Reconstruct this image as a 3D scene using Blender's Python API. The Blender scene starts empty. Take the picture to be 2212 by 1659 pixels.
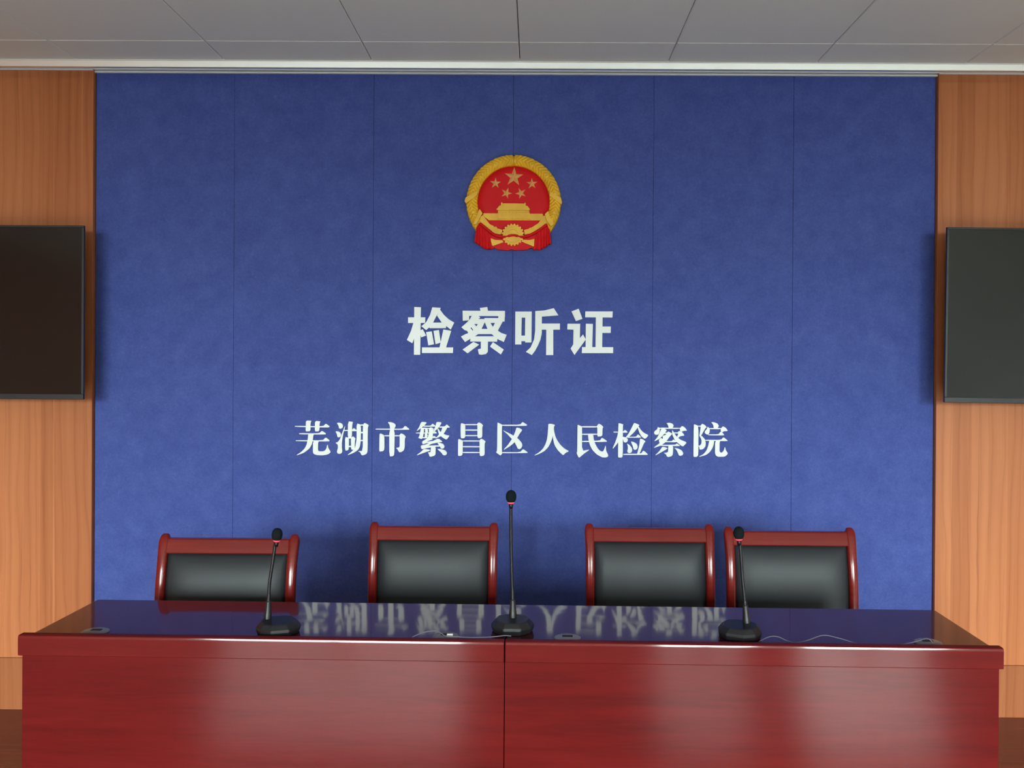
import bpy, bmesh, math, random
from mathutils import Vector, Matrix
from mathutils.geometry import tessellate_polygon

random.seed(7)
scn = bpy.context.scene
COL = scn.collection

# ------------------------------------------------------------------ camera
F = 1950.0            # focal length in pixels of the 2212 px wide frame
DIST = F / 526.0      # camera to wall distance, metres
EYE = 1.446
PPX, PPY = 1147.0, 790.0
CAMR = (Matrix.Rotation(.005, 3, 'Z') @ Matrix.Rotation(math.pi/2 - .00375, 3, 'X') @ Matrix.Rotation(.0062, 3, 'Z'))
CAMC = Vector((0, -DIST, EYE))
cam_d = bpy.data.cameras.new('camera')
cam = bpy.data.objects.new('camera', cam_d)
COL.objects.link(cam)
cam_d.sensor_fit = 'HORIZONTAL'
cam_d.sensor_width = 36
cam_d.lens = F / 2212 * 36
cam_d.shift_x = -(PPX - 1106) / 2212
cam_d.shift_y = (PPY - 829.5) / 2212
cam_d.clip_start = .05
m4 = CAMR.to_4x4(); m4.translation = CAMC
cam.matrix_world = m4
scn.camera = cam

# ------------------------------------------------------------------ light
scn.view_settings.view_transform = 'Standard'
scn.view_settings.look = 'None'
scn.view_settings.gamma = 1
scn.view_settings.use_curve_mapping = False
scn.view_settings.exposure = 0.12
world = bpy.data.worlds.new('world'); scn.world = world
world.use_nodes = True
bg = world.node_tree.nodes['Background']
bg.inputs[0].default_value = (.75, .87, 1, 1)
bg.inputs[1].default_value = .6

ROOM_L, ROOM_R, ROOM_B, CEIL = -5.0, 5.0, -8.6, 2.62
WINS = [(-3.6, -.95), (.95, 1.95), (2.4, 3.8)]
WZ0, WZ1 = .75, 2.40

def area(name, loc, sx, sy, power, color, tilt, spread=180):
    l = bpy.data.lights.new(name, 'AREA'); l.shape = 'RECTANGLE'
    l.size, l.size_y, l.energy, l.color = sx, sy, power, color
    l.spread = math.radians(spread)
    o = bpy.data.objects.new(name, l); COL.objects.link(o)
    o.location = loc
    o.rotation_euler = (math.radians(90 - tilt), 0, 0)   # faces +y, tipped down
    return o
for (a, b), p in zip(WINS, (262, 70, 225)):
    area('window_daylight', ((a+b)/2, ROOM_B - .12, (WZ0+WZ1)/2 + .15), b-a-.1, WZ1-WZ0, p, (.87, 1, .98), 34, 78)

def at(px, py, y):
    """world point where the ray through a pixel of the photograph meets the plane Y = y"""
    d = CAMR @ Vector(((px-PPX)/F, -(py-PPY)/F, -1))
    return CAMC + d * ((y - CAMC.y)/d.y)
def atz(px, py, z):
    d = CAMR @ Vector(((px-PPX)/F, -(py-PPY)/F, -1))
    return CAMC + d * ((z - CAMC.z)/d.z)

# ------------------------------------------------------------------ materials
def mat(name, color, rough=.5, metal=0, coat=0, coat_rough=.05, ior=1.5, spec=.5):
    m = bpy.data.materials.new(name); m.use_nodes = True
    b = m.node_tree.nodes['Principled BSDF']
    b.inputs['Base Color'].default_value = (*color, 1)
    b.inputs['Roughness'].default_value = rough
    b.inputs['Metallic'].default_value = metal
    b.inputs['Coat Weight'].default_value = coat
    b.inputs['Coat Roughness'].default_value = coat_rough
    b.inputs['IOR'].default_value = ior
    b.inputs['Specular IOR Level'].default_value = spec
    return m
class N:
    """tiny node helper"""
    def __init__(s, m):
        s.t = m.node_tree; s.b = s.t.nodes['Principled BSDF']
        s.co = s.t.nodes.new('ShaderNodeTexCoord').outputs['Object']
    def link(s, a, b): s.t.links.new(a, b)
    def mapping(s, scale, loc=(0,0,0), src=None):
        n = s.t.nodes.new('ShaderNodeMapping'); n.inputs['Scale'].default_value = scale; n.inputs['Location'].default_value = loc
        s.link(src or s.co, n.inputs['Vector']); return n.outputs[0]
    def noise(s, vec, scale, detail=4, rough=.5, dist=0):
        n = s.t.nodes.new('ShaderNodeTexNoise')
        n.inputs['Scale'].default_value = scale; n.inputs['Detail'].default_value = detail
        n.inputs['Roughness'].default_value = rough; n.inputs['Distortion'].default_value = dist
        s.link(vec, n.inputs['Vector']); return n.outputs['Fac']
    def wave(s, vec, scale, dist, detail, dscale, direction='X'):
        n = s.t.nodes.new('ShaderNodeTexWave'); n.bands_direction = direction
        n.inputs['Scale'].default_value = scale; n.inputs['Distortion'].default_value = dist
        n.inputs['Detail'].default_value = detail; n.inputs['Detail Scale'].default_value = dscale
        s.link(vec, n.inputs['Vector']); return n.outputs['Fac']
    def voronoi(s, vec, scale, rnd=1):
        n = s.t.nodes.new('ShaderNodeTexVoronoi'); n.inputs['Scale'].default_value = scale
        n.inputs['Randomness'].default_value = rnd
        s.link(vec, n.inputs['Vector']); return n
    def ramp(s, fac, stops):
        n = s.t.nodes.new('ShaderNodeValToRGB'); e = n.color_ramp.elements
        while len(e) < len(stops): e.new(.5)
        for k, (p, c) in enumerate(stops):
            e[k].position = p; e[k].color = (*c, 1) if len(c) == 3 else c
        s.link(fac, n.inputs[0]); return n.outputs[0]
    def mix(s, fac, a, b, mode='MIX'):
        n = s.t.nodes.new('ShaderNodeMix'); n.data_type = 'RGBA'; n.blend_type = mode
        for sock, v in ((n.inputs[0], fac), (n.inputs[6], a), (n.inputs[7], b)):
            if isinstance(v, (int, float)): sock.default_value = v
            elif isinstance(v, tuple): sock.default_value = (*v, 1)
            else: s.link(v, sock)
        return n.outputs[2]
    def math(s, op, a, b):
        n = s.t.nodes.new('ShaderNodeMath'); n.operation = op
        for sock, v in ((n.inputs[0], a), (n.inputs[1], b)):
            if isinstance(v, (int, float)): sock.default_value = v
            else: s.link(v, sock)
        return n.outputs[0]
    def bump(s, h, strength, dist=.002, sock='Normal'):
        n = s.t.nodes.new('ShaderNodeBump'); n.inputs['Strength'].default_value = strength
        n.inputs['Distance'].default_value = dist
        s.link(h, n.inputs['Height']); s.link(n.outputs[0], s.b.inputs[sock])
    def color(s, c): s.link(c, s.b.inputs['Base Color'])

def veneer(tone=1.0):
    m = mat('oak veneer', (.55, .18, .07), .42, spec=.3); n = N(m)
    warp = n.noise(n.mapping((1.3, 1, .45)), 2.2, 3)
    vec = n.mix(.09, n.co, warp, 'ADD')
    # strips a hand wide, each with its own tone
    strip = n.voronoi(n.mapping((11, .0001, .05), (.37, 0, 0)), 1.0).outputs['Color']
    g = n.t.nodes.new('ShaderNodeSeparateColor'); n.link(strip, g.inputs[0])
    g1 = n.noise(n.mapping((20, 1, .45), src=vec), 1.3, 5, .6, .9)
    g2 = n.noise(n.mapping((95, 1, 1.0), src=vec), 1.3, 5, .65, .5)
    arch = n.wave(n.mapping((7, 1, .5), (.3, 0, .2), src=vec), 1.1, 9, 3, .8, 'X')
    streak = n.noise(n.mapping((48, 1, .9), (3, 0, 1), src=vec), 1.2, 4, .6, .6)
    c = n.ramp(g1, [(.25, (0.376, 0.107, 0.034)), (.5, (0.517, 0.166, 0.058)), (.75, (0.620, 0.219, 0.085))])
    c = n.mix(.20, c, n.ramp(g2, [(.3, (0.376, 0.102, 0.031)), (.7, (0.658, 0.237, 0.094))]))
    c = n.mix(.36, c, n.ramp(arch, [(.0, (0.348, 0.091, 0.028)), (.14, (0.526, 0.169, 0.061)), (1, (0.620, 0.220, 0.086))]))
    c = n.mix(.34, c, n.ramp(g.outputs[0], [(.15, (0.395, 0.113, 0.036)), (.85, (0.667, 0.244, 0.100))]))
    c = n.mix(n.ramp(streak, [(.62, (0, 0, 0)), (.74, (0.517, 0.512, 0.451))]), c, (0.282, 0.070, 0.021))
    if tone != 1: c = n.mix(1, c, (tone, tone*.96, tone*.95), 'MULTIPLY')   # a darker board
    n.color(c); n.bump(g2, .04)
    return m
def felt():
    m = mat('blue felt', (.06, .1, .33), .95, spec=.12); n = N(m)
    cloud = n.noise(n.mapping((1, 1, 1)), 14, 6, .68)
    fib = n.noise(n.mapping((1, 1, 1)), 95, 5, .7, 1.2)
    fine = n.noise(n.mapping((1, 1, 1)), 380, 3, .6)
    lint = n.noise(n.mapping((1, 1, 1)), 45, 2, .5, 3.5)
    c = n.ramp(fib, [(.28, (.050, .072, .275)), (.5, (.074, .105, .365)), (.72, (.106, .148, .45))])
    c = n.mix(.5, c, n.ramp(cloud, [(.32, (.052, .077, .29)), (.68, (.101, .141, .435))]))
    c = n.mix(n.ramp(lint, [(.66, (0, 0, 0)), (.76, (.35, .35, .35))]), c, (.16, .22, .5))
    c = n.mix(.12, c, n.ramp(fine, [(.3, (.03, .05, .22)), (.7, (.15, .2, .56))]))
    n.color(c); n.bump(fib, .25, .002)
    return m
def mahogany(name, dark, mid, light, rough, coat, coat_rough, bump=0):
    m = mat(name, mid, rough, coat=coat, coat_rough=coat_rough); n = N(m)
    g1 = n.noise(n.mapping((1.1, 1, 16)), 1.6, 5, .6, .5)
    g2 = n.noise(n.mapping((7, 1, 90)), 1.4, 3, .6, .2)
    c = n.ramp(g1, [(.28, dark), (.5, mid), (.75, light)])
    c = n.mix(.3, c, n.ramp(g2, [(.3, dark), (.7, light)]))
    n.color(c)
    m.node_tree.nodes['Principled BSDF'].inputs['Specular IOR Level'].default_value = .05
    if bump:
        w = n.noise(n.mapping((1, 1, 1)), 5, 2, .5)
        n.bump(w, bump, .004, 'Coat Normal')
    return m
M = {}
M['veneer'] = veneer()
M['veneer_low'] = veneer(.7)
M['felt'] = felt()
M['white_letter'] = mat('white acrylic', (.86, .9, .88), .35)
M['red_wood'] = mahogany('red mahogany', (.085, .0036, .0032), (.118, .0048, .0045), (.15, .0075, .007), .5, .19, .12)
M['edge_wood'] = mahogany('polished mahogany edge', (.10, .006, .0055), (.13, .0075, .007), (.165, .0105, .01), .5, .16, .09)
M['edge_polish'] = mahogany('rubbed polished arris', (.10, .006, .0055), (.13, .0075, .007), (.165, .0105, .01), .4, 1, .07)
M['red_top'] = mahogany('dark mahogany top', (.042, .004, .005), (.056, .006, .007), (.075, .009, .009), .25, .86, .06, .12)
M['chair_wood'] = mahogany('chair mahogany', (.13, .007, .0055), (.18, .0105, .008), (.23, .016, .012), .4, .75, .13)
def leather():
    m = mat('black leather', (.029, .032, .037), .45, spec=.3); n = N(m)
    v = n.voronoi(n.mapping((1, 1, 1)), 420).outputs['Distance']
    n.bump(v, .05, .001); return m
M['leather'] = leather()
M['plastic'] = mat('black plastic', (.012, .012, .014), .38)
M['foam'] = mat('black foam', (.008, .012, .014), .95, spec=.1)
_n = N(M['foam']); _n.bump(_n.noise(_n.co, 900, 2), .5, .001)
M['steel_black'] = mat('black tube', (.007, .008, .011), .3, spec=.35)
M['ring'] = mat('red light ring', (.7, .03, .05), .3)
_b = M['ring'].node_tree.nodes['Principled BSDF']; _b.inputs['Emission Color'].default_value = (1, .06, .1, 1); _b.inputs['Emission Strength'].default_value = .8
M['cable'] = mat('grey cable', (.13, .12, .15), .35)
M['connector'] = mat('pale connector', (.75, .75, .78), .3)
M['grommet'] = mat('grey plastic', (.22, .21, .225), .3)
M['dark_hole'] = mat('dark slot', (.01, .01, .01), .8)
M['screen'] = mat('screen glass', (.006, .006, .007), .16, spec=.55)
M['bezel'] = mat('dark bezel', (.028, .029, .031), .3)
M['gold'] = mat('gold paint', (.8, .48, .04), .4)
_n = N(M['gold']); _n.color(_n.ramp(_n.noise(_n.co, 18, 3), [(.3, (.84, .45, .012)), (.7, (1, .57, .025))]))
M['star_gold'] = mat('pale gold paint', (1, .62, .22), .4)
M['enamel'] = mat('red enamel', (.74, .013, .018), .5, spec=.15)
M['tile'] = mat('ceiling tile', (.84, .82, .75), .6)
_n = N(M['tile']); _n.bump(_n.wave(_n.mapping((1, 1, 1)), 60, .3, 1, 1, 'X'), .04, .001)
M['white_trim'] = mat('white paint', (.84, .84, .83), .4)
M['fascia'] = mat('lacquered white trim', (.93, .93, .9), .38, metal=.75)
M['grey_trim'] = mat('grey trim', (.42, .43, .45), .4, metal=.3)
M['shadow_gap'] = mat('dark backing', (.012, .008, .01), .9)
M['plaster'] = mat('wall paint', (.82, .82, .78), .8)
def floor_mat():
    m = mat('laminate floor', (.2, .06, .035), .24); n = N(m)
    g = n.noise(n.mapping((1.4, 18, 1)), 2, 5, .6, .4)
    c = n.ramp(g, [(.3, (.10, .014, .010)), (.7, (.165, .028, .02))])
    n.color(c); return m
M['floor'] = floor_mat()
M['bounce_floor'] = mat('pale bounce floor', (.42, .41, .39), .14)  # unseen pale floor surface, added to bounce light up to the ceiling
M['glass'] = mat('window glass', (1, 1, 1), 0)
M['glass'].node_tree.nodes['Principled BSDF'].inputs['Transmission Weight'].default_value = 1
M['aluminium'] = mat('white aluminium', (.7, .7, .7), .4)

# ------------------------------------------------------------------ mesh helpers
def obj(name, bm, material, parent=None, smooth=False, loc=None):
    me = bpy.data.meshes.new(name)
    bmesh.ops.recalc_face_normals(bm, faces=bm.faces)
    bm.to_mesh(me); bm.free()
    if smooth:
        for p in me.polygons: p.use_smooth = True
    me.materials.append(material)
    o = bpy.data.objects.new(name, me); COL.objects.link(o)
    if parent: o.parent = parent
    if loc is not None: o.location = loc
    return o
def tag(o, label=None, cat=None, group=None, kind=None):
    if label: o['label'] = label
    if cat: o['category'] = cat
    if group: o['group'] = group
    if kind: o['kind'] = kind
    return o
def thing(name, label, cat, loc=(0,0,0), rz=0, group=None):
    o = bpy.data.objects.new(name, None); COL.objects.link(o)
    o.empty_display_size = .1
    o.location = loc; o.rotation_euler = (0, 0, rz)
    return tag(o, label, cat, group)
def copy_tree(o, parent=None):
    c = o.copy(); COL.objects.link(c)
    if parent: c.parent = parent
    for ch in list(o.children): copy_tree(ch, c)
    return c
def box(bm, x0, x1, y0, y1, z0, z1, bev=0, seg=2):
    b2 = bmesh.new()
    bmesh.ops.create_cube(b2, size=1)
    for v in b2.verts:
        v.co = Vector(((x0+x1)/2 + v.co.x*(x1-x0), (y0+y1)/2 + v.co.y*(y1-y0), (z0+z1)/2 + v.co.z*(z1-z0)))
    if bev: bmesh.ops.bevel(b2, geom=list(b2.edges), offset=bev, segments=seg, profile=.5, affect='EDGES')
    merge(bm, b2)
def merge(bm, b2):
    me = bpy.data.meshes.new('tmp'); b2.to_mesh(me); b2.free(); bm.from_mesh(me); bpy.data.meshes.remove(me)
def boxo(name, dims, material, parent=None, bev=0, seg=2, smooth=False):
    bm = bmesh.new(); box(bm, *dims, bev, seg); return obj(name, bm, material, parent, smooth)
def prism(bm, loops, place, d0, d1):
    """extruded flat shape; loops = [outer, hole, ...] of 2D points; place(p, depth) -> Vector"""
    tris = tessellate_polygon([[Vector((p[0], p[1], 0)) for p in l] for l in loops])
    flat = [p for l in loops for p in l]
    fr = [bm.verts.new(place(p, d1)) for p in flat]
    bk = [bm.verts.new(place(p, d0)) for p in flat]
    for t in tris:
        try: bm.faces.new([fr[i] for i in t])
        except ValueError: pass
        try: bm.faces.new([bk[i] for i in reversed(t)])
        except ValueError: pass
    k = 0
    for l in loops:
        n = len(l)
        for i in range(n):
            a, b = k+i, k+(i+1) % n
            try: bm.faces.new((fr[a], fr[b], bk[b], bk[a]))
            except ValueError: pass
        k += n
def chaikin(l, t=.2, it=1):
    for _ in range(it):
        out = []
        for i in range(len(l)):
            a, b = l[i], l[(i+1) % len(l)]
            out.append((a[0]+(b[0]-a[0])*t, a[1]+(b[1]-a[1])*t))
            out.append((a[0]+(b[0]-a[0])*(1-t), a[1]+(b[1]-a[1])*(1-t)))
        l = out
    return l
def spline(pts, n=8):
    """Catmull-Rom through points"""
    P = [Vector(p) for p in pts]; P = [2*P[0]-P[1]] + P + [2*P[-1]-P[-2]]
    out = []
    for i in range(1, len(P)-2):
        a, b, c, d = P[i-1:i+3]
        for k in range(n):
            t = k/n
            out.append(.5*((2*b) + (c-a)*t + (2*a-5*b+4*c-d)*t*t + (3*b-3*c+d-a)*t**3))
    out.append(P[-2]); return out
def tube(bm, pts, rad, seg=12):
    """round tube; rad number or list"""
    n = len(pts); rings = []
    up = Vector((0, 1, .01)).normalized()
    for i, p in enumerate(pts):
        d = (pts[min(i+1, n-1)] - pts[max(i-1, 0)]).normalized()
        s = d.cross(up)
        if s.length < 1e-3: s = d.cross(Vector((1, 0, 0)))
        s.normalize(); u = s.cross(d).normalized()
        r = rad[i] if isinstance(rad, (list, tuple)) else rad
        rings.append([bm.verts.new(p + (s*math.cos(a)+u*math.sin(a))*r) for a in (2*math.pi*k/seg for k in range(seg))])
    for i in range(n-1):
        for k in range(seg):
            bm.faces.new((rings[i][k], rings[i][(k+1) % seg], rings[i+1][(k+1) % seg], rings[i+1][k]))
    bm.faces.new(rings[0][::-1]); bm.faces.new(rings[-1])
def loft(bm, rings, cap=True):
    vs = [[bm.verts.new(p) for p in r] for r in rings]
    n = len(vs[0])
    for i in range(len(vs)-1):
        for k in range(n):
            bm.faces.new((vs[i][k], vs[i][(k+1) % n], vs[i+1][(k+1) % n], vs[i+1][k]))
    if cap: bm.faces.new(vs[0][::-1]); bm.faces.new(vs[-1])

# ------------------------------------------------------------------ the room
fl = boxo('floor', (ROOM_L, ROOM_R, ROOM_B, -2.2, -.1, 0), M['bounce_floor']); tag(fl, kind='structure')
fl2 = boxo('floor_laminate', (ROOM_L, ROOM_R, -2.2, .1, -.1, 0), M['floor']); tag(fl2, kind='structure')

# wall facing the camera: dark backing, veneer either side, felt in the middle
BX0, BX1 = -1.8225, 1.6405            # the recessed blue field
TOPZ = 2.70
wb = boxo('wall_back', (ROOM_L, ROOM_R, .045, .16, 0, 2.85), M['shadow_gap']); tag(wb, kind='structure')
SEAM = .214
for x0, x1 in ((ROOM_L, BX0 - .0022), (BX1 + .0025, ROOM_R)):
    # tall sheet above the seam and low sheet below it
    boxo('veneer_panel', (x0, x1, 0, .044, SEAM + .0015, TOPZ), M['veneer'], wb, .0012, 1)
    boxo('veneer_panel', (x0, x1, 0.001, .044, 0.0, SEAM - .0005), M['veneer_low'], wb, .0012, 1)
# felt boards: joints read off the photograph along the row y = 900
jx = [BX0] + [at(px, 900, .02).x for px in (503.5, 804, 1105.5, 1408, 1710)] + [BX1]
for i in range(6):
    bm = bmesh.new()
    g = (.0002, .0003, .0003, .0003, .0003, .0003)[i]
    off = (0, .0, .0005, -.0004, .0006, 0)[i]
    box(bm, jx[i]+g, jx[i+1]-g, .02 + off, .044, 0.0, TOPZ, .0016, 3)
    obj('felt_panel', bm, M['felt'], wb)

# ceiling of square lay-in tiles
ceil = boxo('ceiling', (ROOM_L, ROOM_R, ROOM_B, -.178, CEIL+.012, CEIL+.05), M['shadow_gap']); tag(ceil, kind='structure')
PIT = .5785
tx0 = -.068 - PIT*9
bm = bmesh.new()
rows = [(-.391, -.178)] + [(-.391-PIT*(k+1), -.391-PIT*k) for k in range(14)]
for (y0, y1) in rows:
    for i in range(18):
        x0, x1 = max(tx0 + PIT*i, ROOM_L), min(tx0+PIT*(i+1), ROOM_R)
        if x1 - x0 < .05 or y0 < ROOM_B: continue
        box(bm, x0+.0013, x1-.0013, y0+.0008, y1-.0008, CEIL, CEIL+.012, .003, 1)
obj('tile_grid', bm, M['tile'], ceil)
# edge of the lowered ceiling: white fascia, recess behind it up to the wall head
bm = bmesh.new()
prof_f = [(-.178, CEIL+.05), (-.178, CEIL-.001), (-.1775, CEIL-.003), (-.1725, CEIL-.0245), (-.171, CEIL-.026), (-.158, CEIL-.026), (-.158, CEIL+.05)]
loft(bm, [[Vector((x, y, z)) for y, z in prof_f] for x in (ROOM_L, ROOM_R)])
tag(obj('trim_1', bm, M['fascia']), kind='structure')
lip = boxo('trim_2', (ROOM_L, ROOM_R, -.184, -.178, CEIL-.003, CEIL+.012), M['white_trim'], None, .001, 1); tag(lip, kind='structure')
rec = boxo('trim_3', (ROOM_L, ROOM_R, -.16, .05, 2.70, 2.72), M['white_trim']); tag(rec, kind='structure')
bm = bmesh.new()
box(bm, ROOM_L, ROOM_R, -.0005, .03, 2.64, 2.7)
st = obj('trim_5', bm, M['white_trim']); tag(st, kind='structure')
bm = bmesh.new()
box(bm, ROOM_L, BX0-.0022, -.008, 0.0, 2.634, 2.64, .001, 1)
box(bm, BX1+.0025, ROOM_R, -.008, 0.0, 2.634, 2.64, .001, 1)
box(bm, BX0-.003, BX1+.004, .008, .02, 2.630, 2.637, .001, 1)
hd = obj('trim_4', bm, M['white_trim']); tag(hd, kind='structure')

# rest of the room, behind and beside the camera
wl = boxo('wall_left', (ROOM_L-.15, ROOM_L, ROOM_B, .16, 0, 2.85), M['veneer']); tag(wl, kind='structure')
wr = boxo('wall_right', (ROOM_R, ROOM_R+.15, ROOM_B, .16, 0, 2.85), M['plaster']); tag(wr, kind='structure')
bm = bmesh.new()
xs = [ROOM_L-.15] + [v for w in WINS for v in w] + [ROOM_R+.15]
for k in range(0, len(xs), 2):
    box(bm, xs[k], xs[k+1], ROOM_B-.2, ROOM_B, 0, 2.85)
for a, b in WINS:
    box(bm, a, b, ROOM_B-.2, ROOM_B, 0, WZ0); box(bm, a, b, ROOM_B-.2, ROOM_B, WZ1, 2.85)
wf = obj('wall_front', bm, M['plaster']); tag(wf, kind='structure')
for k, (a, b) in enumerate(WINS):
    bm = bmesh.new()
    y0, y1 = ROOM_B-.10, ROOM_B-.04
    for x0, x1 in ((a, a+.05), (b-.05, b), ((a+b)/2-.035, (a+b)/2+.035)): box(bm, x0, x1, y0, y1, WZ0, WZ1)
    for z0, z1 in ((WZ0, WZ0+.05), (WZ1-.05, WZ1)): box(bm, a, b, y0, y1, z0, z1)
    w = obj('window_%d' % (k+1), bm, M['aluminium']); tag(w, kind='structure')

# ------------------------------------------------------------------ lettering
YF = .02          # face of the felt
def char(name, label, off, sc, shapes, group, smooth):
    """one raised character; shapes = list of loops-lists in close-up coordinates"""
    allp = [p for s in shapes for p in s[0]]
    cx = sum(p[0] for p in allp)/len(allp); cy = sum(p[1] for p in allp)/len(allp)
    org = at(off[0]+cx/sc, off[1]+cy/sc, YF)
    def place(p, d):
        w = at(off[0]+p[0]/sc, off[1]+p[1]/sc, YF)
        return Vector((w.x-org.x, -d, w.z-org.z))
    bm = bmesh.new()
    for s in shapes:
        ls = [chaikin(l, .17) for l in s] if smooth else s
        prism(bm, ls, place, -.0005, .009 - .00006*shapes.index(s))
    o = obj(name, bm, M['white_letter'], None, loc=org)
    return tag(o, label, 'letter', group)
P = lambda *pts: [list(pts)]
L1, S1 = (870, 640), 2212/470
big = [
 ('检', 'first', [
  P((120,110),(187,113),(180,595),(116,595)), P((57,215),(232,215),(230,272),(57,272)),
  P((113,262),(88,350),(45,445),(100,478),(125,410),(150,300)), P((176,350),(205,335),(222,365),(240,400),(190,418),(178,380)),
  P((303,113),(388,118),(380,140),(345,200),(310,270),(275,315),(240,345),(192,305),(240,265),(280,190)),
  P((380,135),(420,190),(470,235),(525,268),(490,340),(440,300),(400,270),(350,197)),
  P((275,268),(450,268),(440,325),(275,325)),
  P((240,365),(297,357),(320,488),(262,500)), P((315,352),(370,343),(388,472),(335,487)),
  P((415,338),(495,352),(440,525),(375,525)), P((198,520),(514,520),(512,577),(197,577))]),
 ('察', 'second', [
  P((785,120),(860,110),(868,152),(792,152)), P((610,148),(1040,150),(1040,203),(612,200)),
  P((610,148),(676,148),(676,245),(612,250)), P((972,190),(1040,190),(1036,258),(1012,258),(972,240)),
  [[(705,195),(765,195),(790,216),(772,232),(830,232),(832,222),(972,222),(1018,256),(968,350),(1000,372),(1058,392),(1028,465),(962,435),(960,462),(686,460),(690,432),(635,466),(593,410),(640,385),(668,375),(655,352),(630,345),(598,316),(650,270),(680,240)],
   [(728,283),(765,283),(750,306)], [(690,320),(698,316),(718,343),(710,349)], [(835,265),(862,332),(802,332)], [(893,272),(938,272),(918,312)], [(768,385),(905,385),(930,407),(735,407)]],
  P((795,455),(868,455),(866,565),(845,588),(800,595),(775,590),(765,540),(795,532)),
  P((720,464),(778,492),(660,580),(610,542)), P((918,466),(1028,542),(998,592),(888,512))]),
 ('听', 'third', [
  [[(1145,156),(1312,156),(1308,470),(1245,470),(1245,457),(1206,457),(1206,490),(1143,490)], [(1210,218),(1245,218),(1243,400),(1206,400)]],
  P((1347,153),(1415,148),(1413,380),(1400,440),(1375,500),(1345,555),(1312,598),(1252,565),(1300,520),(1335,440),(1346,350)),
  P((1347,152),(1440,145),(1535,122),(1582,195),(1490,202),(1413,207),(1347,207)),
  P((1410,278),(1598,278),(1597,340),(1410,340)), P((1459,335),(1530,335),(1530,598),(1457,598))]),
 ('证', 'fourth', [
  P((1714,155),(1788,128),(1826,230),(1760,253)),
  P((1674,280),(1803,280),(1800,425),(1832,388),(1860,440),(1745,597),(1705,532),(1732,490),(1735,340),(1672,338)),
  P((1855,155),(2133,155),(2130,217),(1853,215)), P((1962,210),(2030,210),(2026,520),(1958,520)),
  P((2025,308),(2114,308),(2112,373),(2025,373)), P((1860,280),(1932,282),(1925,520),(1858,520)), P((1822,517),(2138,518),(2137,578),(1820,578))]),
]
for ch, nth, shp in big:
    char('raised_character', 'white raised %s, %s of the four large bold characters under the emblem' % (ch, nth), L1, S1, shp, 'large bold characters on the blue wall', False)
S2 = 2212/180
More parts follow.
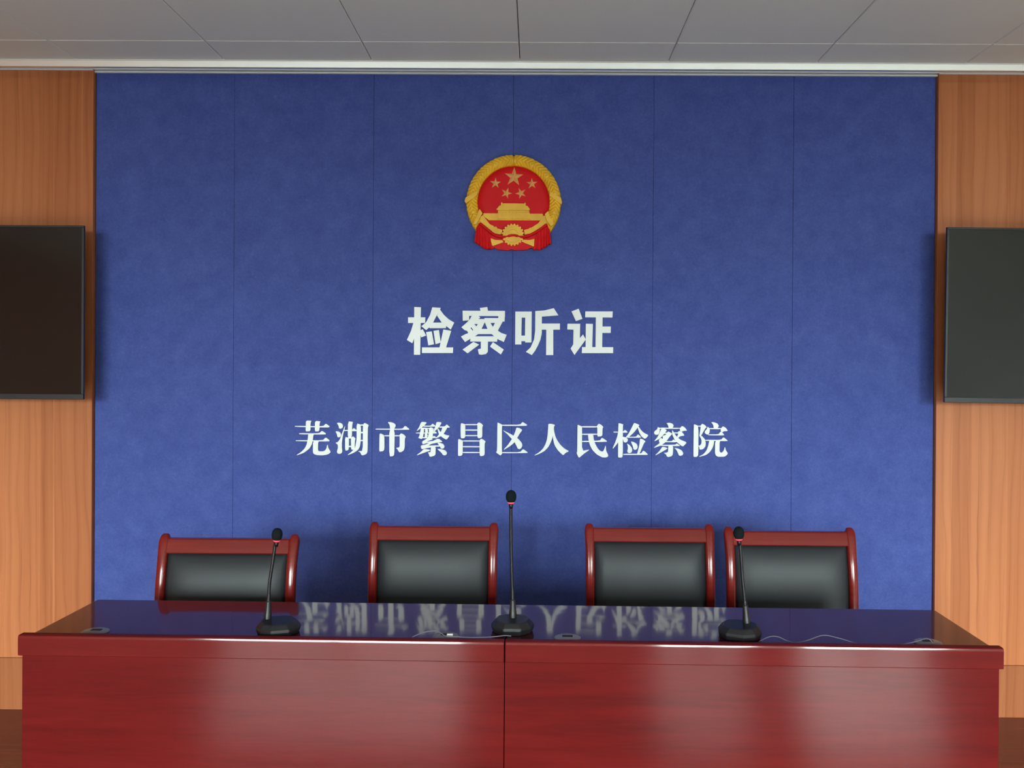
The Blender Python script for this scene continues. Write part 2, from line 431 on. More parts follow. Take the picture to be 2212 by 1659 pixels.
small = [
 ('芜', 'leftmost', 630, [
  P((100,240),(845,255),(920,178),(1025,255),(1005,282),(760,282),(100,266)), P((395,100),(540,105),(515,170),(512,360),(485,385),(385,388),(388,240)),
  P((632,110),(780,120),(755,180),(750,360),(720,388),(628,388)), P((212,435),(745,440),(812,368),(928,445),(910,472),(212,465)),
  P((455,455),(612,455),(588,500),(570,640),(545,740),(480,850),(330,960),(150,1022),(148,1012),(270,930),(360,840),(410,740),(440,600)),
  P((122,620),(840,625),(915,543),(1025,630),(1005,655),(122,647)),
  P((580,640),(740,645),(715,690),(710,880),(740,915),(850,915),(900,890),(935,840),(955,745),(970,745),(985,830),(1045,920),(1040,950),(970,1000),(830,1022),(680,1015),(600,985),(577,940))]),
 ('湖', 'second from left', 630, [
  P((1218,160),(1300,158),(1355,190),(1378,245),(1360,295),(1310,320),(1268,305),(1260,240),(1218,175)), P((1180,387),(1250,387),(1305,420),(1325,470),(1310,525),(1265,548),(1225,535),(1215,460),(1180,400)),
  P((1420,250),(1435,255),(1370,500),(1345,680),(1345,830),(1360,920),(1330,970),(1275,985),(1230,970),(1212,920),(1240,830),(1238,740),(1172,690),(1235,670),(1290,600),(1340,470)),
  P((1405,350),(1505,350),(1505,377),(1405,377)), P((1610,350),(1660,298),(1740,360),(1740,382),(1610,382)), P((1508,120),(1642,138),(1618,200),(1608,560),(1500,560)),
  P((1430,535),(1500,548),(1532,575),(1528,860),(1500,890),(1430,898)), P((1582,560),(1640,515),(1708,575),(1690,620),(1680,840),(1650,870),(1590,872)),
  P((1500,540),(1600,540),(1600,577),(1500,577)), P((1520,770),(1590,770),(1590,805),(1520,805)),
  P((1735,172),(1850,212),(1845,640),(1820,800),(1760,890),(1650,960),(1500,1017),(1500,1005),(1620,910),(1700,800),(1735,600)),
  P((1900,220),(1940,158),(2058,222),(2030,290),(2025,930),(1990,990),(1900,1022),(1860,1010),(1830,940),(1760,912),(1900,905)),
  P((1835,203),(1915,203),(1915,237),(1835,237)), P((1835,400),(1910,400),(1910,438),(1835,438)), P((1830,612),(1910,612),(1910,646),(1830,646))]),
 ('市', 'third from left', 800, [
  P((470,145),(540,140),(620,160),(675,205),(680,250),(650,305),(630,330),(535,330),(520,210)), P((148,315),(530,317),(630,318),(860,318),(930,235),(1045,325),(1035,345),(148,342)),
  P((512,320),(655,320),(645,1000),(610,1045),(512,1050)), P((255,455),(278,440),(380,492),(382,870),(345,912),(258,922),(246,890),(250,600)), P((365,490),(795,490),(795,517),(365,518)),
  P((775,490),(820,437),(900,470),(950,535),(922,580),(920,830),(885,900),(830,935),(770,940),(735,870),(685,825),(760,815),(785,790),(785,515))]),
 ('繁', 'fourth from left', 800, [
  P((1355,138),(1440,138),(1508,155),(1445,225),(1340,310),(1240,380),(1245,360),(1305,270)), P((1400,235),(1610,238),(1650,178),(1740,240),(1735,262),(1395,264)),
  P((1355,270),(1440,320),(1400,560),(1365,592),(1280,560),(1290,540),(1310,500),(1330,400)), P((1218,420),(1660,420),(1700,370),(1775,430),(1760,443),(1218,443)),
  P((1455,322),(1520,322),(1540,380),(1530,425),(1465,425)), P((1450,440),(1510,440),(1530,500),(1510,550),(1450,550)), P((1400,285),(1570,303),(1570,327),(1400,322)),
  P((1560,305),(1610,275),(1690,315),(1670,400),(1660,570),(1600,600),(1530,555),(1560,420)), P((1380,540),(1640,545),(1700,500),(1755,545),(1740,562),(1390,572)),
  P((1760,140),(1840,140),(1900,160),(1840,260),(1760,345),(1665,412),(1735,250)), P((1835,258),(1980,258),(2032,198),(2118,275),(2105,290),(1830,290)),
  P((1920,275),(2055,280),(1955,450),(1870,520),(1720,587),(1800,500),(1880,400)), P((1785,320),(1805,310),(1860,400),(1950,455),(2030,490),(2110,495),(2030,610),(1950,570),(1830,480)),
  P((1530,560),(1665,590),(1650,605),(1545,640),(1500,660),(1640,645),(1700,640),(1600,685),(1480,705),(1400,730),(1385,700),(1380,655)),
  P((1640,655),(1810,572),(1918,655),(1900,668),(1790,685),(1640,715),(1530,765),(1840,755),(1850,790),(1740,795),(1610,815),(1480,835),(1385,860),(1360,845),(1340,765),(1480,735)),
  P((1780,690),(1850,690),(1940,720),(1975,790),(1960,830),(1915,850),(1875,835),(1855,790)),
  P((1615,795),(1740,785),(1735,1000),(1700,1035),(1610,1060),(1575,1050),(1560,990),(1530,945),(1605,940)),
  P((1430,850),(1600,875),(1590,900),(1440,950),(1245,1023),(1243,1010),(1350,930)), P((1775,850),(1880,855),(1990,890),(2038,950),(2025,1005),(1975,1025),(1930,1010),(1890,950))]),
 ('昌', 'fifth from left', 970, [
  P((318,165),(420,195),(435,215),(435,530),(410,565),(350,572),(315,560),(310,300)), P((740,195),(790,145),(865,180),(908,235),(885,270),(885,520),(865,555),(800,568),(765,555),(755,520),(755,220)),
  P((415,196),(765,196),(765,223),(415,223)), P((425,337),(765,337),(765,369),(425,369)), P((425,486),(765,486),(765,514),(425,514)),
  P((262,587),(360,625),(370,650),(365,990),(335,1032),(255,1040),(242,1020),(245,610)), P((810,630),(850,580),(925,612),(975,662),(948,705),(948,990),(925,1030),(850,1045),(815,1025),(812,660)),
  P((355,628),(820,628),(820,656),(355,656)), P((360,778),(820,780),(820,810),(360,808)), P((360,932),(820,935),(820,961),(360,961))]),
 ('区', 'sixth and middle', 970, [
  P((1395,212),(1890,212),(1950,135),(2078,215),(2050,243),(1395,243)), P((1285,160),(1300,155),(1420,215),(1405,265),(1405,940),(1420,960),(1380,1020),(1355,1020),(1248,945),(1278,900)),
  P((1395,938),(1885,940),(1965,852),(2090,945),(2080,960),(1395,966)),
  P((1790,285),(1870,300),(1948,350),(1880,440),(1800,580),(1740,680),(1620,780),(1460,877),(1453,866),(1570,740),(1650,620),(1720,490),(1760,390)),
  P((1438,368),(1460,370),(1700,490),(1840,585),(1930,690),(1948,760),(1920,830),(1870,860),(1825,845),(1790,770),(1740,670),(1660,580),(1560,470))]),
 ('人', 'fifth from right', 1140, [
  P((545,188),(640,190),(725,215),(695,265),(695,350),(670,470),(640,600),(600,700),(540,810),(440,910),(300,985),(185,1027),(183,1015),(300,945),(400,850),(470,730),(510,600),(530,450),(540,300)),
  P((690,300),(710,430),(740,540),(790,640),(870,750),(980,850),(1085,905),(1075,925),(1010,950),(940,1020),(880,970),(800,890),(720,770),(690,680),(668,560),(662,470))]),
 ('民', 'fourth from right', 1140, [
  P((1318,222),(1340,215),(1430,255),(1440,290),(1438,905),(1625,870),(1625,885),(1500,970),(1370,1080),(1350,1080),(1292,965),(1312,920)), P((1420,250),(1835,250),(1835,284),(1420,284)),
  P((1825,265),(1845,225),(1880,183),(1950,215),(2005,270),(1980,310),(1978,490),(1940,520),(1860,525),(1843,500),(1843,285)), P((1430,450),(1850,447),(1850,479),(1430,481)),
  P((1430,640),(1910,635),(1965,550),(2098,640),(2090,665),(1430,669)),
  P((1595,470),(1735,470),(1750,600),(1790,720),(1850,830),(1910,900),(1960,920),(1995,918),(2030,850),(2058,770),(2070,770),(2075,900),(2135,1015),(2120,1060),(2060,1080),(1970,1075),(1830,1000),(1720,890),(1650,760),(1610,620))]),
 ('检', 'third from right', 1310, [
  P((310,178),(350,172),(445,205),(430,240),(430,1040),(395,1080),(310,1080),(302,1040)), P((182,394),(312,396),(312,419),(182,419)), P((425,395),(440,390),(485,345),(530,375),(555,410),(545,421),(425,421)),
  P((305,410),(340,430),(340,620),(270,730),(170,848),(158,835),(220,700),(280,530)), P((420,530),(520,548),(560,590),(563,630),(540,670),(495,685),(455,670),(440,610),(420,565)),
  P((715,185),(735,162),(870,215),(850,250),(820,295),(720,420),(590,535),(520,555),(505,548),(580,450),(650,320)), P((845,250),(900,340),(980,420),(1115,490),(1020,590),(930,530),(870,430),(825,295)),
  P((530,532),(780,530),(825,465),(870,490),(915,545),(900,555),(530,556)), P((535,708),(600,740),(660,810),(680,880),(660,945),(610,965),(565,955),(545,910),(565,850),(560,770)),
  P((640,655),(720,670),(800,720),(825,790),(810,850),(760,880),(715,865),(700,790)), P((885,578),(960,595),(1035,650),(990,700),(930,840),(870,985),(805,990),(840,870),(870,740)),
  P((445,982),(910,980),(965,900),(1010,915),(1092,995),(1085,1010),(445,1012))]),
 ('察', 'second from right', 1310, [
  P((1580,165),(1680,160),(1750,185),(1780,240),(1740,300),(1645,300),(1625,220)), P((1355,268),(1400,290),(1410,330),(1400,420),(1375,465),(1325,482),(1280,470),(1255,430),(1265,385),(1340,330)),
  P((1380,289),(1955,291),(1955,319),(1380,319)), P((1945,295),(2000,243),(2070,280),(2135,368),(2050,372),(1990,395),(1940,372)),
  P((1450,312),(1530,312),(1598,360),(1540,430),(1480,510),(1400,585),(1275,648),(1268,635),(1340,550),(1400,440)),
  P((1590,430),(1635,385),(1745,450),(1660,540),(1570,670),(1440,760),(1260,824),(1256,808),(1350,740),(1405,700),(1385,640),(1395,590),(1460,610),(1500,560),(1560,500)),
  P((1540,424),(1640,420),(1620,452),(1520,455)), P((1480,510),(1600,465),(1560,560),(1500,600)), P((1440,560),(1470,575),(1500,615),(1440,640),(1400,590)),
  P((1790,414),(1890,415),(1910,375),(1990,395),(2060,485),(2050,500),(1950,515),(1895,562),(1860,545),(1905,442),(1790,441)),
  P((1735,348),(1770,390),(1800,450),(1870,540),(1960,610),(2130,680),(2030,785),(1980,770),(1880,690),(1800,610),(1760,520),(1735,440)),
  P((1575,646),(1730,648),(1765,598),(1830,640),(1870,674),(1540,674)), P((1425,745),(1820,742),(1860,705),(1945,765),(1935,776),(1425,773)),
  P((1635,765),(1765,765),(1755,1000),(1720,1045),(1640,1068),(1600,1055),(1575,1000),(1515,958),(1590,950),(1630,930)),
  P((1480,790),(1615,830),(1605,850),(1520,900),(1300,1024),(1296,1010),(1400,910)), P((1790,825),(1890,840),(1990,890),(2032,960),(2015,1015),(1960,1035),(1915,1025),(1890,960),(1850,880))]),
 ('院', 'rightmost', 1410, [
  P((1080,215),(1100,198),(1205,240),(1200,1010),(1165,1060),(1090,1065),(1070,1045)), P((1195,236),(1275,239),(1275,263),(1195,263)),
  P((1255,245),(1298,183),(1370,215),(1425,275),(1390,300),(1330,400),(1270,508),(1228,522),(1240,430),(1265,270)),
  P((1230,508),(1285,500),(1380,600),(1400,700),(1385,790),(1330,855),(1260,872),(1232,860),(1225,800),(1195,762),(1240,768),(1280,720),(1290,640),(1270,570)),
  P((1540,145),(1620,145),(1710,180),(1745,240),(1720,290),(1700,305),(1610,305),(1595,215)), P((1445,260),(1490,295),(1505,350),(1495,430),(1460,472),(1410,465),(1370,425),(1375,380),(1425,330)),
  P((1480,299),(1815,301),(1815,329),(1480,326)), P((1800,310),(1850,253),(1920,285),(1978,360),(1965,380),(1880,382),(1825,420),(1795,380)),
  P((1465,466),(1730,467),(1790,395),(1830,410),(1885,475),(1875,493),(1465,491)), P((1392,610),(1805,612),(1868,538),(1980,630),(1970,646),(1392,639)),
  P((1488,630),(1622,630),(1605,740),(1570,840),(1500,940),(1400,1015),(1230,1062),(1225,1048),(1340,990),(1420,890),(1465,770)),
  P((1648,635),(1785,635),(1765,680),(1762,910),(1785,945),(1820,950),(1850,930),(1885,870),(1900,805),(1912,805),(1925,880),(1980,960),(1970,1000),(1900,1058),(1720,1060),(1670,1030),(1640,970))]),
]
for ch, nth, ox, shp in small:
    char('raised_character', 'white raised %s, %s of eleven small characters in the lower line' % (ch, nth), (ox, 900), S2, shp, 'small serif characters on the blue wall', True)

# ------------------------------------------------------------------ emblem
EO, ES = (980, 310), 1725/260
ec = at(EO[0]+860/ES, EO[1]+850/ES, YF)
emb = thing('wall_emblem', 'round red and gold relief emblem above the lettering on the blue wall', 'emblem', ec)
U = at(EO[0]+861/ES, EO[1]+850/ES, YF).x - ec.x        # metres per close-up unit
def ep(p, d): return Vector(((p[0]-860)*U, -d, -(p[1]-850)*U))
def relief(name, shapes, d0, d1, material, parent=emb, sm=None):
    bm = bmesh.new()
    for k, s in enumerate(shapes):
        loops = [chaikin(l, .2) for l in s] if sm else s
        prism(bm, loops, ep, d0, d1 + k*.00005)
    return obj(name, bm, material, parent)
# red field, gently domed
bm = bmesh.new()
rings = []
for r, d in ((530, .006), (530, .012), (420, .0135), (250, .0145), (60, .015)):
    rings.append([ep((860+r*math.cos(a), 850+r*math.sin(a)), d) for a in (2*math.pi*k/72 for k in range(72))])
loft(bm, rings); obj('red_field', bm, M['enamel'], emb, True)
# wreath of grain ears in relief
bm = bmesh.new()
NA, NR = 520, 16
A0, A1 = math.radians(-90-134), math.radians(-90+134)
grid = []
for i in range(NA+1):
    a = A0 + (A1-A0)*i/NA
    th = math.degrees(a) + 90                        # 0 at top, clockwise
    s = abs(th)                                      # distance from the top
    row = []
    ro = 680 + 2*math.sin(s*.9)
    if s < 1.2: ro -= 14
    for j in range(NR+1):
        u = j/NR
        r = 507 + (ro-507)*u
        h = .016 + .010*math.sin(math.pi*min(max(u, .02), .98))
        ph = s*.62 - abs(u-.52)*8.5
        tex = abs(math.sin(ph))**.6
        sect = (s % 26)/26                            # one ear follows the next
        h += .0045*tex*(1 if sect > .12 else .1) + .0035*(1-sect)*math.sin(math.pi*u)
        if s < 1.0: h -= .006
        if s > 112: h *= 1 - .45*(s-112)/22
        if j == 0 or j == NR: h = .001
        row.append(bm.verts.new(ep((860+r*math.cos(a), 850+r*math.sin(a)), h)))
    grid.append(row)
for i in range(NA):
    for j in range(NR):
        bm.faces.new((grid[i][j], grid[i+1][j], grid[i+1][j+1], grid[i][j+1]))
for row in (grid[0], grid[-1]): bm.faces.new(row)
obj('grain_wreath', bm, M['gold'], emb, False)
for pts in ([(165,850),(180,800),(345,700),(350,735),(345,760),(185,880)], [(290,1180),(330,1180),(420,1020),(385,965),(372,970)],
            [(1550,860),(1535,800),(1378,705),(1372,770),(1540,890)], [(1400,1205),(1430,1170),(1350,985),(1305,1030),(1340,1130)]):
    relief('binding_strip', [[pts]], .01, .034, M['gold'])
# gate building in stacked relief
relief('gate_building', [
    [[(432,1012),(1278,1015),(1282,1055),(1255,1110),(510,1110),(425,1050)]]], .01, .0185, M['gold'])
relief('gate_building', [
    [[(640,1005),(1090,1005),(1095,1060),(1100,1095),(630,1095),(640,1060)]], [[(640,958),(1085,958),(1085,1012),(640,1012)]]], .012, .0235, M['gold'])
relief('gate_building', [[[(617,962),(630,945),(655,915),(668,905),(1055,908),(1070,925),(1095,960),(1085,972),(630,972)]]], .012, .0300, M['gold'])
relief('gate_building', [[[(650,942),(680,905),(682,868),(693,856),(706,873),(1012,875),(1024,858),(1034,873),(1034,905),(1062,945)]]], .012, .0262, M['gold'])
bars = []
for x in (665, 705, 750, 800, 850, 900, 945, 990, 1030, 1065): bars.append([[(x-9,975),(x+9,975),(x+9,1006),(x-9,1006)]])
for x in (640, 690, 840, 1000, 1050): bars.append([[(x-6,1015),(x+6,1015),(x+10,1092),(x-10,1092)]])
bars.append([[(700,945),(1030,945),(1040,955),(690,955)]])
relief('column', bars, .014, .0268, M['gold'])
# stars: pointed pyramids
def star(cx, cy, R, rot, h):
    bm = bmesh.new(); vs = []; base = []
    for k in range(10):
        a = math.radians(rot - 90 + 36*k); r = R if k % 2 == 0 else R*.382
        p = (cx+r*math.cos(a), cy+r*math.sin(a))
        vs.append(bm.verts.new(ep(p, .0155))); base.append(bm.verts.new(ep(p, .010)))
    t = bm.verts.new(ep((cx, cy), .0155+h))
    for k in range(10):
        bm.faces.new((vs[k], vs[(k+1) % 10], t)); bm.faces.new((vs[k], vs[(k+1) % 10], base[(k+1) % 10], base[k]))
    bm.faces.new(base)
    obj('star', bm, M['star_gold'], emb)
star(862, 490, 140, 3, .022)
for cx, cy, r in ((600, 580, 2), (757, 722, 20), (962, 722, -22), (1120, 585, -2)): star(cx, cy, 82, r, .013)
# cogwheel
pts = []
for k in range(20):
    for da, r in ((0, 138), (.28, 158), (.62, 158), (.9, 138)):
        a = 2*math.pi*(k+da)/20; pts.append((855+r*math.cos(a), 1322+r*math.sin(a)))
relief('cogwheel', [[pts]], .01, .031, M['gold'])
circ = lambda cx, cy, r, n=48: [(cx+r*math.cos(2*math.pi*k/n), cy+r*math.sin(2*math.pi*k/n)) for k in range(n)]
relief('cogwheel', [[circ(855,1322,112), circ(855,1322,75)]], .012, .0345, M['gold'])
# lower stalks either side of the wheel
relief('stalk', [[[(392,1062),(425,1040),(520,1165),(620,1225),(705,1250),(690,1310),(600,1312),(500,1240),(375,1140)]]], .012, .0225, M['gold'])
relief('stalk', [[[(1328,1062),(1295,1040),(1210,1155),(1100,1225),(1010,1250),(1025,1325),(1110,1302),(1230,1235),(1340,1150)]]], .012, .0225, M['gold'])
for pts in ([(545,1180),(580,1195),(590,1290),(560,1285)], [(600,1200),(625,1210),(632,1302),(606,1298)], [(1085,1225),(1110,1215),(1100,1300),(1078,1305)], [(1135,1205),(1160,1195),(1150,1285),(1128,1292)]):
    relief('binding_strip', [[pts]], .012, .0245, M['gold'])
relief('stalk', [[[(540,1372),(600,1395),(705,1400),(722,1428),(570,1482),(550,1462)]]], .012, .0300, M['gold'])
relief('stalk', [[[(1162,1378),(1090,1395),(1000,1392),(975,1415),(1030,1440),(1155,1488)]]], .012, .0300, M['gold'])
# drapery: plate, swag and hanging folds
relief('red_drapery', [[[(345,1200),(375,1133),(500,1228),(600,1300),(700,1322),(850,1300),(1000,1322),(1120,1290),(1240,1220),(1337,1150),(1365,1235),(1382,1245),(1396,1436),(1340,1460),(1298,1500),(1245,1526),(1145,1528),(1130,1500),(1085,1510),(1060,1530),(890,1537),(830,1525),(795,1540),(640,1530),(590,1500),(562,1520),(450,1520),(400,1485),(350,1448),(308,1425),(328,1235)]]], .004, .0235, M['enamel'])
def lerp(pl, t):
    t = t*(len(pl)-1); i = min(int(t), len(pl)-2); t -= i
    return (pl[i][0]+(pl[i+1][0]-pl[i][0])*t, pl[i][1]+(pl[i+1][1]-pl[i][1])*t)
def curtain(topl, botl, nf, ph):
    """a bunch of hanging folds between a top line and a bottom line"""
    bm = bmesh.new(); NU, NV = 72, 14; g = []
    for i in range(NU+1):
        u = i/NU; row = []
        f = abs(math.sin(math.pi*(nf*u+ph)))
        for j in range(NV+1):
            v = j/NV
            a, b = lerp(topl, u), lerp(botl, u)
            b = (b[0], b[1] + (f-.5)*16)
            x = a[0]+(b[0]-a[0])*v; y = a[1]+(b[1]-a[1])*v
            d = .0245 + .0085*f*(.35+.65*v)
            if i in (0, NU) or j == NV: d2 = d
            row.append(bm.verts.new(ep((x, y), d)))
        row.append(bm.verts.new(ep((b[0], b[1]), .004)))
        g.append(row)
    for i in range(NU):
        for j in range(NV+1):
            bm.faces.new((g[i][j], g[i+1][j], g[i+1][j+1], g[i][j+1]))
    for r in (g[0], g[-1]): bm.faces.new(r)
    obj('drapery_fold', bm, M['enamel'], emb, True)
curtain([(340,1210),(376,1160),(450,1225),(545,1345)], [(303,1420),(360,1452),(420,1498),(475,1522),(560,1520)], 5.5, .15)
curtain([(1180,1330),(1250,1250),(1335,1172),(1376,1242)], [(1145,1526),(1245,1526),(1300,1500),(1345,1465),(1400,1438)], 5.5, .3)
def swag(pl, hw, d0, d1):
    """flat rounded band along a curve"""
    pts = spline([(x, y, 0) for x, y in pl], 8); rings = []
    for i, p in enumerate(pts):
        q = (pts[min(i+1, len(pts)-1)] - pts[max(i-1, 0)]).normalized(); nx, ny = -q.y, q.x
        rings.append([ep((p.x+nx*hw*math.cos(a), p.y+ny*hw*math.cos(a)), d0+(d1-d0)*max(0, math.sin(a))) for a in (2*math.pi*k/16 for k in range(16))])
    bm = bmesh.new(); loft(bm, rings); obj('red_ribbon', bm, M['enamel'], emb, True)
swag([(385,1165),(500,1258),(600,1330),(720,1354),(860,1330),(1000,1354),(1120,1315),(1230,1252),(1330,1178)], 26, .016, .037)

# ------------------------------------------------------------------ wall screens
def tv(name, label, corner_top, corner_bot, side, tilt):
    """corner_* = photo pixels of the inner vertical edge; side -1: screen extends to the left"""
    YT = -.15
    t = at(*corner_top, YT); b = at(*corner_bot, YT)
    h = t.z - b.z; w = 1.235; x = (t.x+b.x)/2
    cx = x + side*w/2
    root = thing(name, label, 'television', (cx, 0, b.z), 0)
    root.rotation_euler = (0, tilt, 0)
    hw = w/2
    bm = bmesh.new()
    # frame: four bars around the glass
    box(bm, -hw, hw, YT, YT+.014, 0, .021, .0015, 2); box(bm, -hw, hw, YT, YT+.014, h-.008, h, .0015, 2)
    box(bm, -hw, -hw+.009, YT, YT+.014, .021, h-.008, .0015, 2); box(bm, hw-.009, hw, YT, YT+.014, .021, h-.008, .0015, 2)
    obj('bezel', bm, M['bezel'], root)
    boxo('screen', (-hw+.009, hw-.009, YT+.003, YT+.012, .021, h-.008), M['screen'], root)
    boxo('back_housing', (-hw+.05, hw-.05, YT+.012, YT+.10, .06, h-.05), M['plastic'], root, .008)
    boxo('wall_bracket', (-.25, .25, YT+.099, -.0015, h*.3, h*.7), M['steel_black'], root)
    return root
tv('television', 'black wall-mounted flat television left of the blue wall', (181,487), (179.5,863), -1, 0)
tv('television', 'black wall-mounted flat television right of the blue wall', (2045,493), (2039,872), 1, math.radians(.45))

# ------------------------------------------------------------------ desks
DO = Vector((-.0704, -1.535, 0)); DR = -.0185
dm = Matrix.Translation(DO) @ Matrix.Rotation(DR, 4, 'Z')
TOP = .76
def grommet(parent, x, y):
    bm = bmesh.new()
    rings = []
    for r, z in ((.033, TOP-.002), (.033, TOP+.002), (.030, TOP+.0035), (.004, TOP+.0038)):
        rings.append([Vector((x+r*math.cos(a), y+r*math.sin(a), z)) for a in (2*math.pi*k/40 for k in range(40))])
    loft(bm, rings)
    g = obj('cable_grommet', bm, M['grommet'], parent, True)
    bm = bmesh.new(); box(bm, x-.013, x+.013, y-.002, y+.012, TOP+.0034, TOP+.0045, .001, 1)
    obj('cable_slot', bm, M['dark_hole'], g)
def desk(label, x0, x1, groms):
    root = thing('conference_desk', label, 'desk', DO, DR)
    e0, e1 = x0, x1
    boxo('tabletop', (x0, x1, .018, .381, TOP-.03, TOP), M['red_top'], root, .003, 3)
    bm = bmesh.new(); box(bm, e0-.004 if x0 < -.1 else e0, e1+.004 if x1 > .1 else e1, 0, .022, .7225, .7725, .0001, 1)
    bm.free(); bm = bmesh.new()
    xa, xb = (e0-.004 if x0 < -.1 else e0+.0004), (e1+.004 if x1 > .1 else e1-.0004)
    pr = [(.0225, .7225), (.0012, .7225), (0, .7237), (0, .7648), (.00026, .7663), (.0006, .7679), (.0010, .7695), (.0014, .7704), (.0026, .7716), (.0046, .7723), (.0075, .7725), (.0225, .7725)]
    rings = []
    for x, k in ((xa, .0022), (xa+.0008, .0006), (xa+.0022, 0), (xb-.0022, 0), (xb-.0008, .0006), (xb, .0022)):
        rings.append([Vector((x, y+k*(1 if y < .012 else 0), z+k*(-1 if z > .745 else 1))) for y, z in pr])
    loft(bm, rings)
    fe = obj('front_edge', bm, M['edge_wood'], root)
    fe.data.materials.append(M['edge_polish'])
    for p in fe.data.polygons:
        if -.5 < p.normal.z < .4 and p.normal.z > .1: p.material_index = 1
    p0 = x0 + (.006 if x0 < -.1 else 0); p1 = x1 - (.006 if x1 > .1 else 0)
    boxo('front_panel', (p0, p1, .0035, .022, .0, .7222), M['red_wood'], root, .001, 2)
    for s in ((p0, p0+.02), (p1-.02, p1)):
        boxo('side_panel', (s[0], s[1], .022, .36, 0, TOP-.03), M['red_wood'], root, .001, 1)
    boxo('shelf', (p0+.02, p1-.02, .06, .33, .58, .598), M['red_wood'], root, .001, 1)
    for gx, gy in groms: grommet(root, gx, gy)
    return root
def tl(px, py, z=TOP):      # photo pixel on the table top -> desk coordinates
    return dm.inverted() @ atz(px, py, z)
g1 = [tl(196, 1371), tl(962, 1378)]; g2 = [tl(1226, 1380), tl(2010, 1393)]
desk('red mahogany desk on the left, with one edge at the middle seam', -1.186, -.0008, [(g.x, .075) for g in g1])
desk('red mahogany desk on the right, with one edge at the middle seam', .0008, 1.186, [(g.x, .075) for g in g2])

# ------------------------------------------------------------------ chairs
CW, CH = .44, .89
def prof(z):                 # how far the back leans away from the table
    if z < .40: return -.02 + (.40-z)*.05
    if z < .66: return -.02 + .02*(z-.4)/.26
    return .03*(z-.66) + .80*(z-.66)**2
def rr(cx, cy, z, hx, hy, n=28, e=2.8):
    out = []
    for k in range(n):
        a = 2*math.pi*k/n; c, s = math.cos(a), math.sin(a)
        out.append(Vector((cx+hx*math.copysign(abs(c)**(2/e), c), cy+hy*math.copysign(abs(s)**(2/e), s), z)))
    return out
def make_chair():
    root = thing('conference_chair', 'x', 'chair')
    for s in (-1, 1):
        bm = bmesh.new(); rings = []
        zs = [0, .1, .2, .3, .4, .45, .5, .55, .6, .65, .68, .71, .74, .77, .8, .82, .84, .855, .866, .874, .88, .884, .887, CH-.001, CH]
        for z in zs:
            k = 1.0
            if z > .862: k = math.sqrt(max(0, 1-((z-.862)/(CH-.862))**2))*.97+.03
            lean = prof(z)
            rings.append(rr(s*(CW/2-.0155+.002*max(0,(z-.8)/.09)), lean, z, (.0155+.002*max(0,(z-.8)/.09))*(1-(1-k)*.75), .017*k, 32, 3.0))
        loft(bm, rings); obj('back_post', bm, M['chair_wood'], root, True)
    # top rail and lower rail
    xi = CW/2-.028
    def slab(z0, z1, th, fr, nx=2):
        bm = bmesh.new(); rings = []
        N_ = 24
        for i in range(N_+1):
            z = z0+(z1-z0)*i/N_; e = min(i, N_-i)/N_; k = min(1, .72+e*5)
            y = prof(z)+fr
            rings.append([Vector((-xi, y-th*k, z)), Vector((xi, y-th*k, z)), Vector((xi, y+th*k, z)), Vector((-xi, y+th*k, z))])
        loft(bm, rings); return bm
    obj('top_rail', slab(.8315, .877, .012, -.001), M['chair_wood'], root)
    obj('lower_rail', slab(.47, .51, .012, 0), M['chair_wood'], root)
    # padded back
    bm = bmesh.new(); rings = []
    NZ, NX = 22, 24
    z0, z1 = .515, .831
    for i in range(NZ+1):
        z = z0+(z1-z0)*i/NZ; v = 2*i/NZ-1; fr = []; bk = []
        for j in range(NX+1):
            u = 2*j/NX-1
            b = .022*(1-abs(u)**6)**.6*(1-abs(v)**5)**.6
            fr.append(Vector((u*(xi-.003), prof(z)-.002-b, z)))
        for j in range(NX, -1, -1):
            u = 2*j/NX-1; bk.append(Vector((u*(xi-.003), prof(z)+.010, z)))
        rings.append(fr+bk)
    loft(bm, rings); obj('backrest_pad', bm, M['leather'], root, True)
    bm = bmesh.new(); box(bm, -.205, .205, -.40, .0, .40, .47, .025, 4); obj('seat_cushion', bm, M['leather'], root, True)
    bm = bmesh.new(); box(bm, -.2, .2, -.40, -.01, .35, .40, .004, 2); obj('seat_frame', bm, M['chair_wood'], root)
    for s in (-1, 1):
        bm = bmesh.new(); loft(bm, [rr(s*.19, -.385, 0, .015, .015), rr(s*.19, -.385, .35, .02, .02)]); obj('front_leg', bm, M['chair_wood'], root, True)
        bm = bmesh.new(); box(bm, s*.195-.01, s*.195+.01, -.38, -.005, .14, .17, .003, 2); obj('stretcher', bm, M['chair_wood'], root)
    return root
ch0 = make_chair()
CG = 'conference chairs behind the desks'
spots = [(486, 1300, 2.84, 0.0, 1.005, 'red wood chair with black leather back, leftmost and lower than the others'),
         (934, 1300, 3.075, 0.0, 1, 'red wood chair with black leather back, just left of the middle microphone'),
         (1404.5, 1300, 3.075, 0, 1, 'red wood chair with black leather back, nearly touching the rightmost chair on its right'),
         (1711, 1300, 3.03, 0, 1, 'red wood chair with black leather back, rightmost, partly behind a microphone')]
for k, (px, py, d, rz, sc, lab) in enumerate(spots):
    o = ch0 if k == 0 else copy_tree(ch0)
    y = d - DIST
    o.location = (at(px, py, y).x, y, 0); o.rotation_euler = (0, 0, rz); o.scale = (sc, 1, 1)
    tag(o, lab, 'chair', CG)

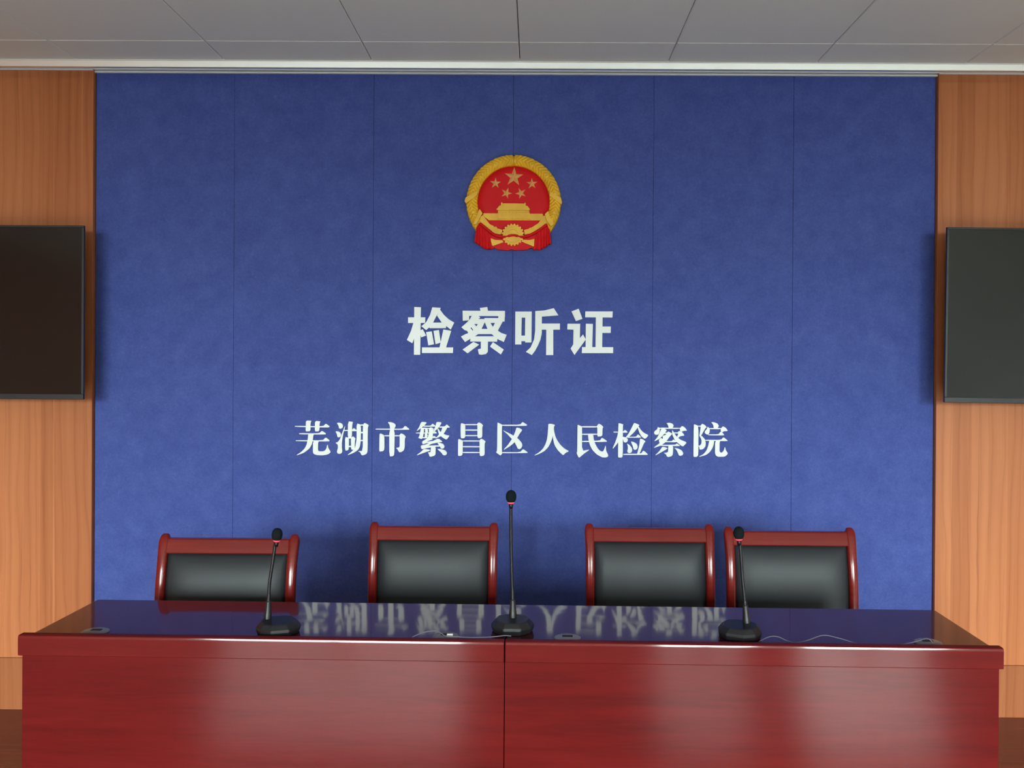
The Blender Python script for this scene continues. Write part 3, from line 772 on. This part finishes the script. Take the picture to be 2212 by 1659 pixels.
# ------------------------------------------------------------------ microphones
def lay(px, py, y, clear=.0018):
    """cable point: in the air above the desk at depth y, or lying on the top"""
    w = at(px, py, y)
    if w.z < TOP + clear: w = atz(px, py, TOP + clear)
    return w
def mic(label, basepx, headpx, path, cable_pts=None, rz=0, conn=False, hr=(.0135, .0175)):
    """basepx: middle of the base on the table; path: gooseneck pixels from base to head"""
    bp = atz(*basepx, TOP) + Vector((0, .047, 0))
    root = thing('gooseneck_microphone', label, 'microphone', (bp.x, bp.y, TOP), rz)
    inv = Matrix.Rotation(-rz, 3, 'Z')
    loc = lambda w: inv @ (w - Vector((bp.x, bp.y, TOP)))
    # base: low faceted shell, wide skirt and smaller sloped deck
    def outline(k, z, tilt=0):
        pts = [(-.022,-.046),(.022,-.046),(.046,-.026),(.0555,.006),(.046,.036),(.018,.048),(-.018,.048),(-.046,.036),(-.0555,.006),(-.046,-.026)]
        return [Vector((x*k, y*k, z+tilt*y)) for x, y in pts]
    bm = bmesh.new()
    rings = [outline(.93, .001), outline(.97, .008), outline(1.0, .014), outline(.985, .018), outline(.80, .030, .05), outline(.74, .032, .05)]
    loft(bm, rings)
    bmesh.ops.bevel(bm, geom=[e for e in bm.edges], offset=.0012, segments=2, affect='EDGES')
    obj('base', bm, M['plastic'], root, False)
    py = bp.y + .014
    pts = [loc(at(px, p, py)) for px, p in path]
    pts[0].z = .029
    sp = spline(pts, 10)
    bm = bmesh.new(); n = len(sp)
    rad = []
    for i in range(n):
        t = i/(n-1); rad.append(.0041 if t > .30 else .0041+.0012*min(1, (.30-t)/.05))
    tube(bm, sp, rad, 14); obj('gooseneck', bm, M['steel_black'], root, True)
    bm = bmesh.new()
    c0 = pts[0]; d = (sp[6]-sp[0]).normalized()
    tube(bm, [c0+d*v for v in (-.006, .0, .018, .0195, .046, .05)], [.0105, .0100, .0092, .0085, .0066, .0045], 18)
    obj('collar', bm, M['plastic'], root, True)
    hd = loc(at(*headpx, py)); ax = (hd-sp[-1]).normalized() if (hd-sp[-1]).length > 1e-4 else Vector((0,0,1))
    ax = (ax*.5 + Vector((0, 0, 1))).normalized()
    rot = Vector((0,0,1)).rotation_difference(ax).to_matrix()
    bm = bmesh.new(); rings = []
    for i in range(15):
        t = i/14; z = -hr[1]*.86+t*hr[1]*1.86
        zz = z/hr[1]; r = hr[0]*math.sqrt(max(0.0004, 1-abs(zz)**2.3))
        rings.append([hd + rot @ Vector((r*math.cos(a), r*math.sin(a), z)) for a in (2*math.pi*k/24 for k in range(24))])
    loft(bm, rings); obj('foam_windscreen', bm, M['foam'], root, True)
    bm = bmesh.new()
    q = hd - ax*hr[1]
    tube(bm, [q - ax*.0005, q+ax*.004], [.0066, .0092], 24)
    obj('light_ring', bm, M['ring'], root, True)
    bm = bmesh.new(); tube(bm, [q-ax*.013, q-ax*.006, q+ax*.001], [.0042, .0056, .0058], 18); obj('capsule_neck', bm, M['steel_black'], root, True)
    if cable_pts:
        cp = [loc(lay(px, p, y, .0065 if conn else .0018)) for px, p, dz, y in cable_pts]
        bm = bmesh.new(); tube(bm, spline(cp, 10), .0013, 8)
        cb = obj('cable', bm, M['cable'], root, True)
        if conn:
            bm = bmesh.new(); k = loc(atz(972, 1374, TOP + .0075))
            box(bm, k.x-.008, k.x+.008, k.y-.004, k.y+.004, k.z-.002, k.z+.006, .002, 2)
            obj('connector', bm, M['connector'], cb)
    return root
yb = -1.49
mic('black gooseneck microphone on the left desk, in front of the leftmost chair', (590, 1380), (598.5, 1155), [(578,1333),(580,1300),(582,1262),(585,1240),(591,1200),(595.5,1168)], rz=.35)
mic('tall upright black gooseneck microphone in the middle with its cable to the left', (1106, 1376), (1104, 1073), [(1108,1333),(1107.5,1290),(1106,1250),(1104,1180),(1103.5,1130),(1103.5,1092)],
    [(1104,1374,.012,-1.498),(1090,1373,.004,-1.50),(1060,1376,.002,-1.50),(1020,1377,.002,-1.50),(985,1375.5,.004,-1.50),(965,1375,.004,-1.497),(950,1366,.0,-1.485),(935,1363,0,-1.48),(912,1367,0,-1.485),(890,1376.5,0,-1.495)], 0, True)
mic('black gooseneck microphone on the right desk, with its cable trailing to the right', (1606, 1389), (1596, 1152), [(1613,1352),(1610,1310),(1607.5,1285),(1604,1250),(1600.5,1200),(1597.5,1166)],
    [(1640,1386,0,-1.50),(1655,1378,0,-1.485),(1668,1374.5,0,-1.48),(1682,1376,0,-1.48),(1700,1384,0,-1.49),(1720,1388,0,-1.50),(1745,1383,0,-1.49),(1778,1372.5,0,-1.48),(1810,1378,0,-1.485),(1840,1387,0,-1.495),(1866,1395,0,-1.505)], -.45)
# loose cable coming out of the right hand grommet
bm = bmesh.new()
tube(bm, spline([lay(1940,1393,-1.515), lay(1960,1390,-1.515), lay(1985,1384,-1.51), lay(2001,1379,-1.505), lay(2010,1383,-1.505), lay(2017,1392,-1.51)], 10), .0013, 8)
c = obj('cable', bm, M['cable'], None, True)
tag(c, 'thin dark cable looping into the grommet at the right desk end', 'cable')
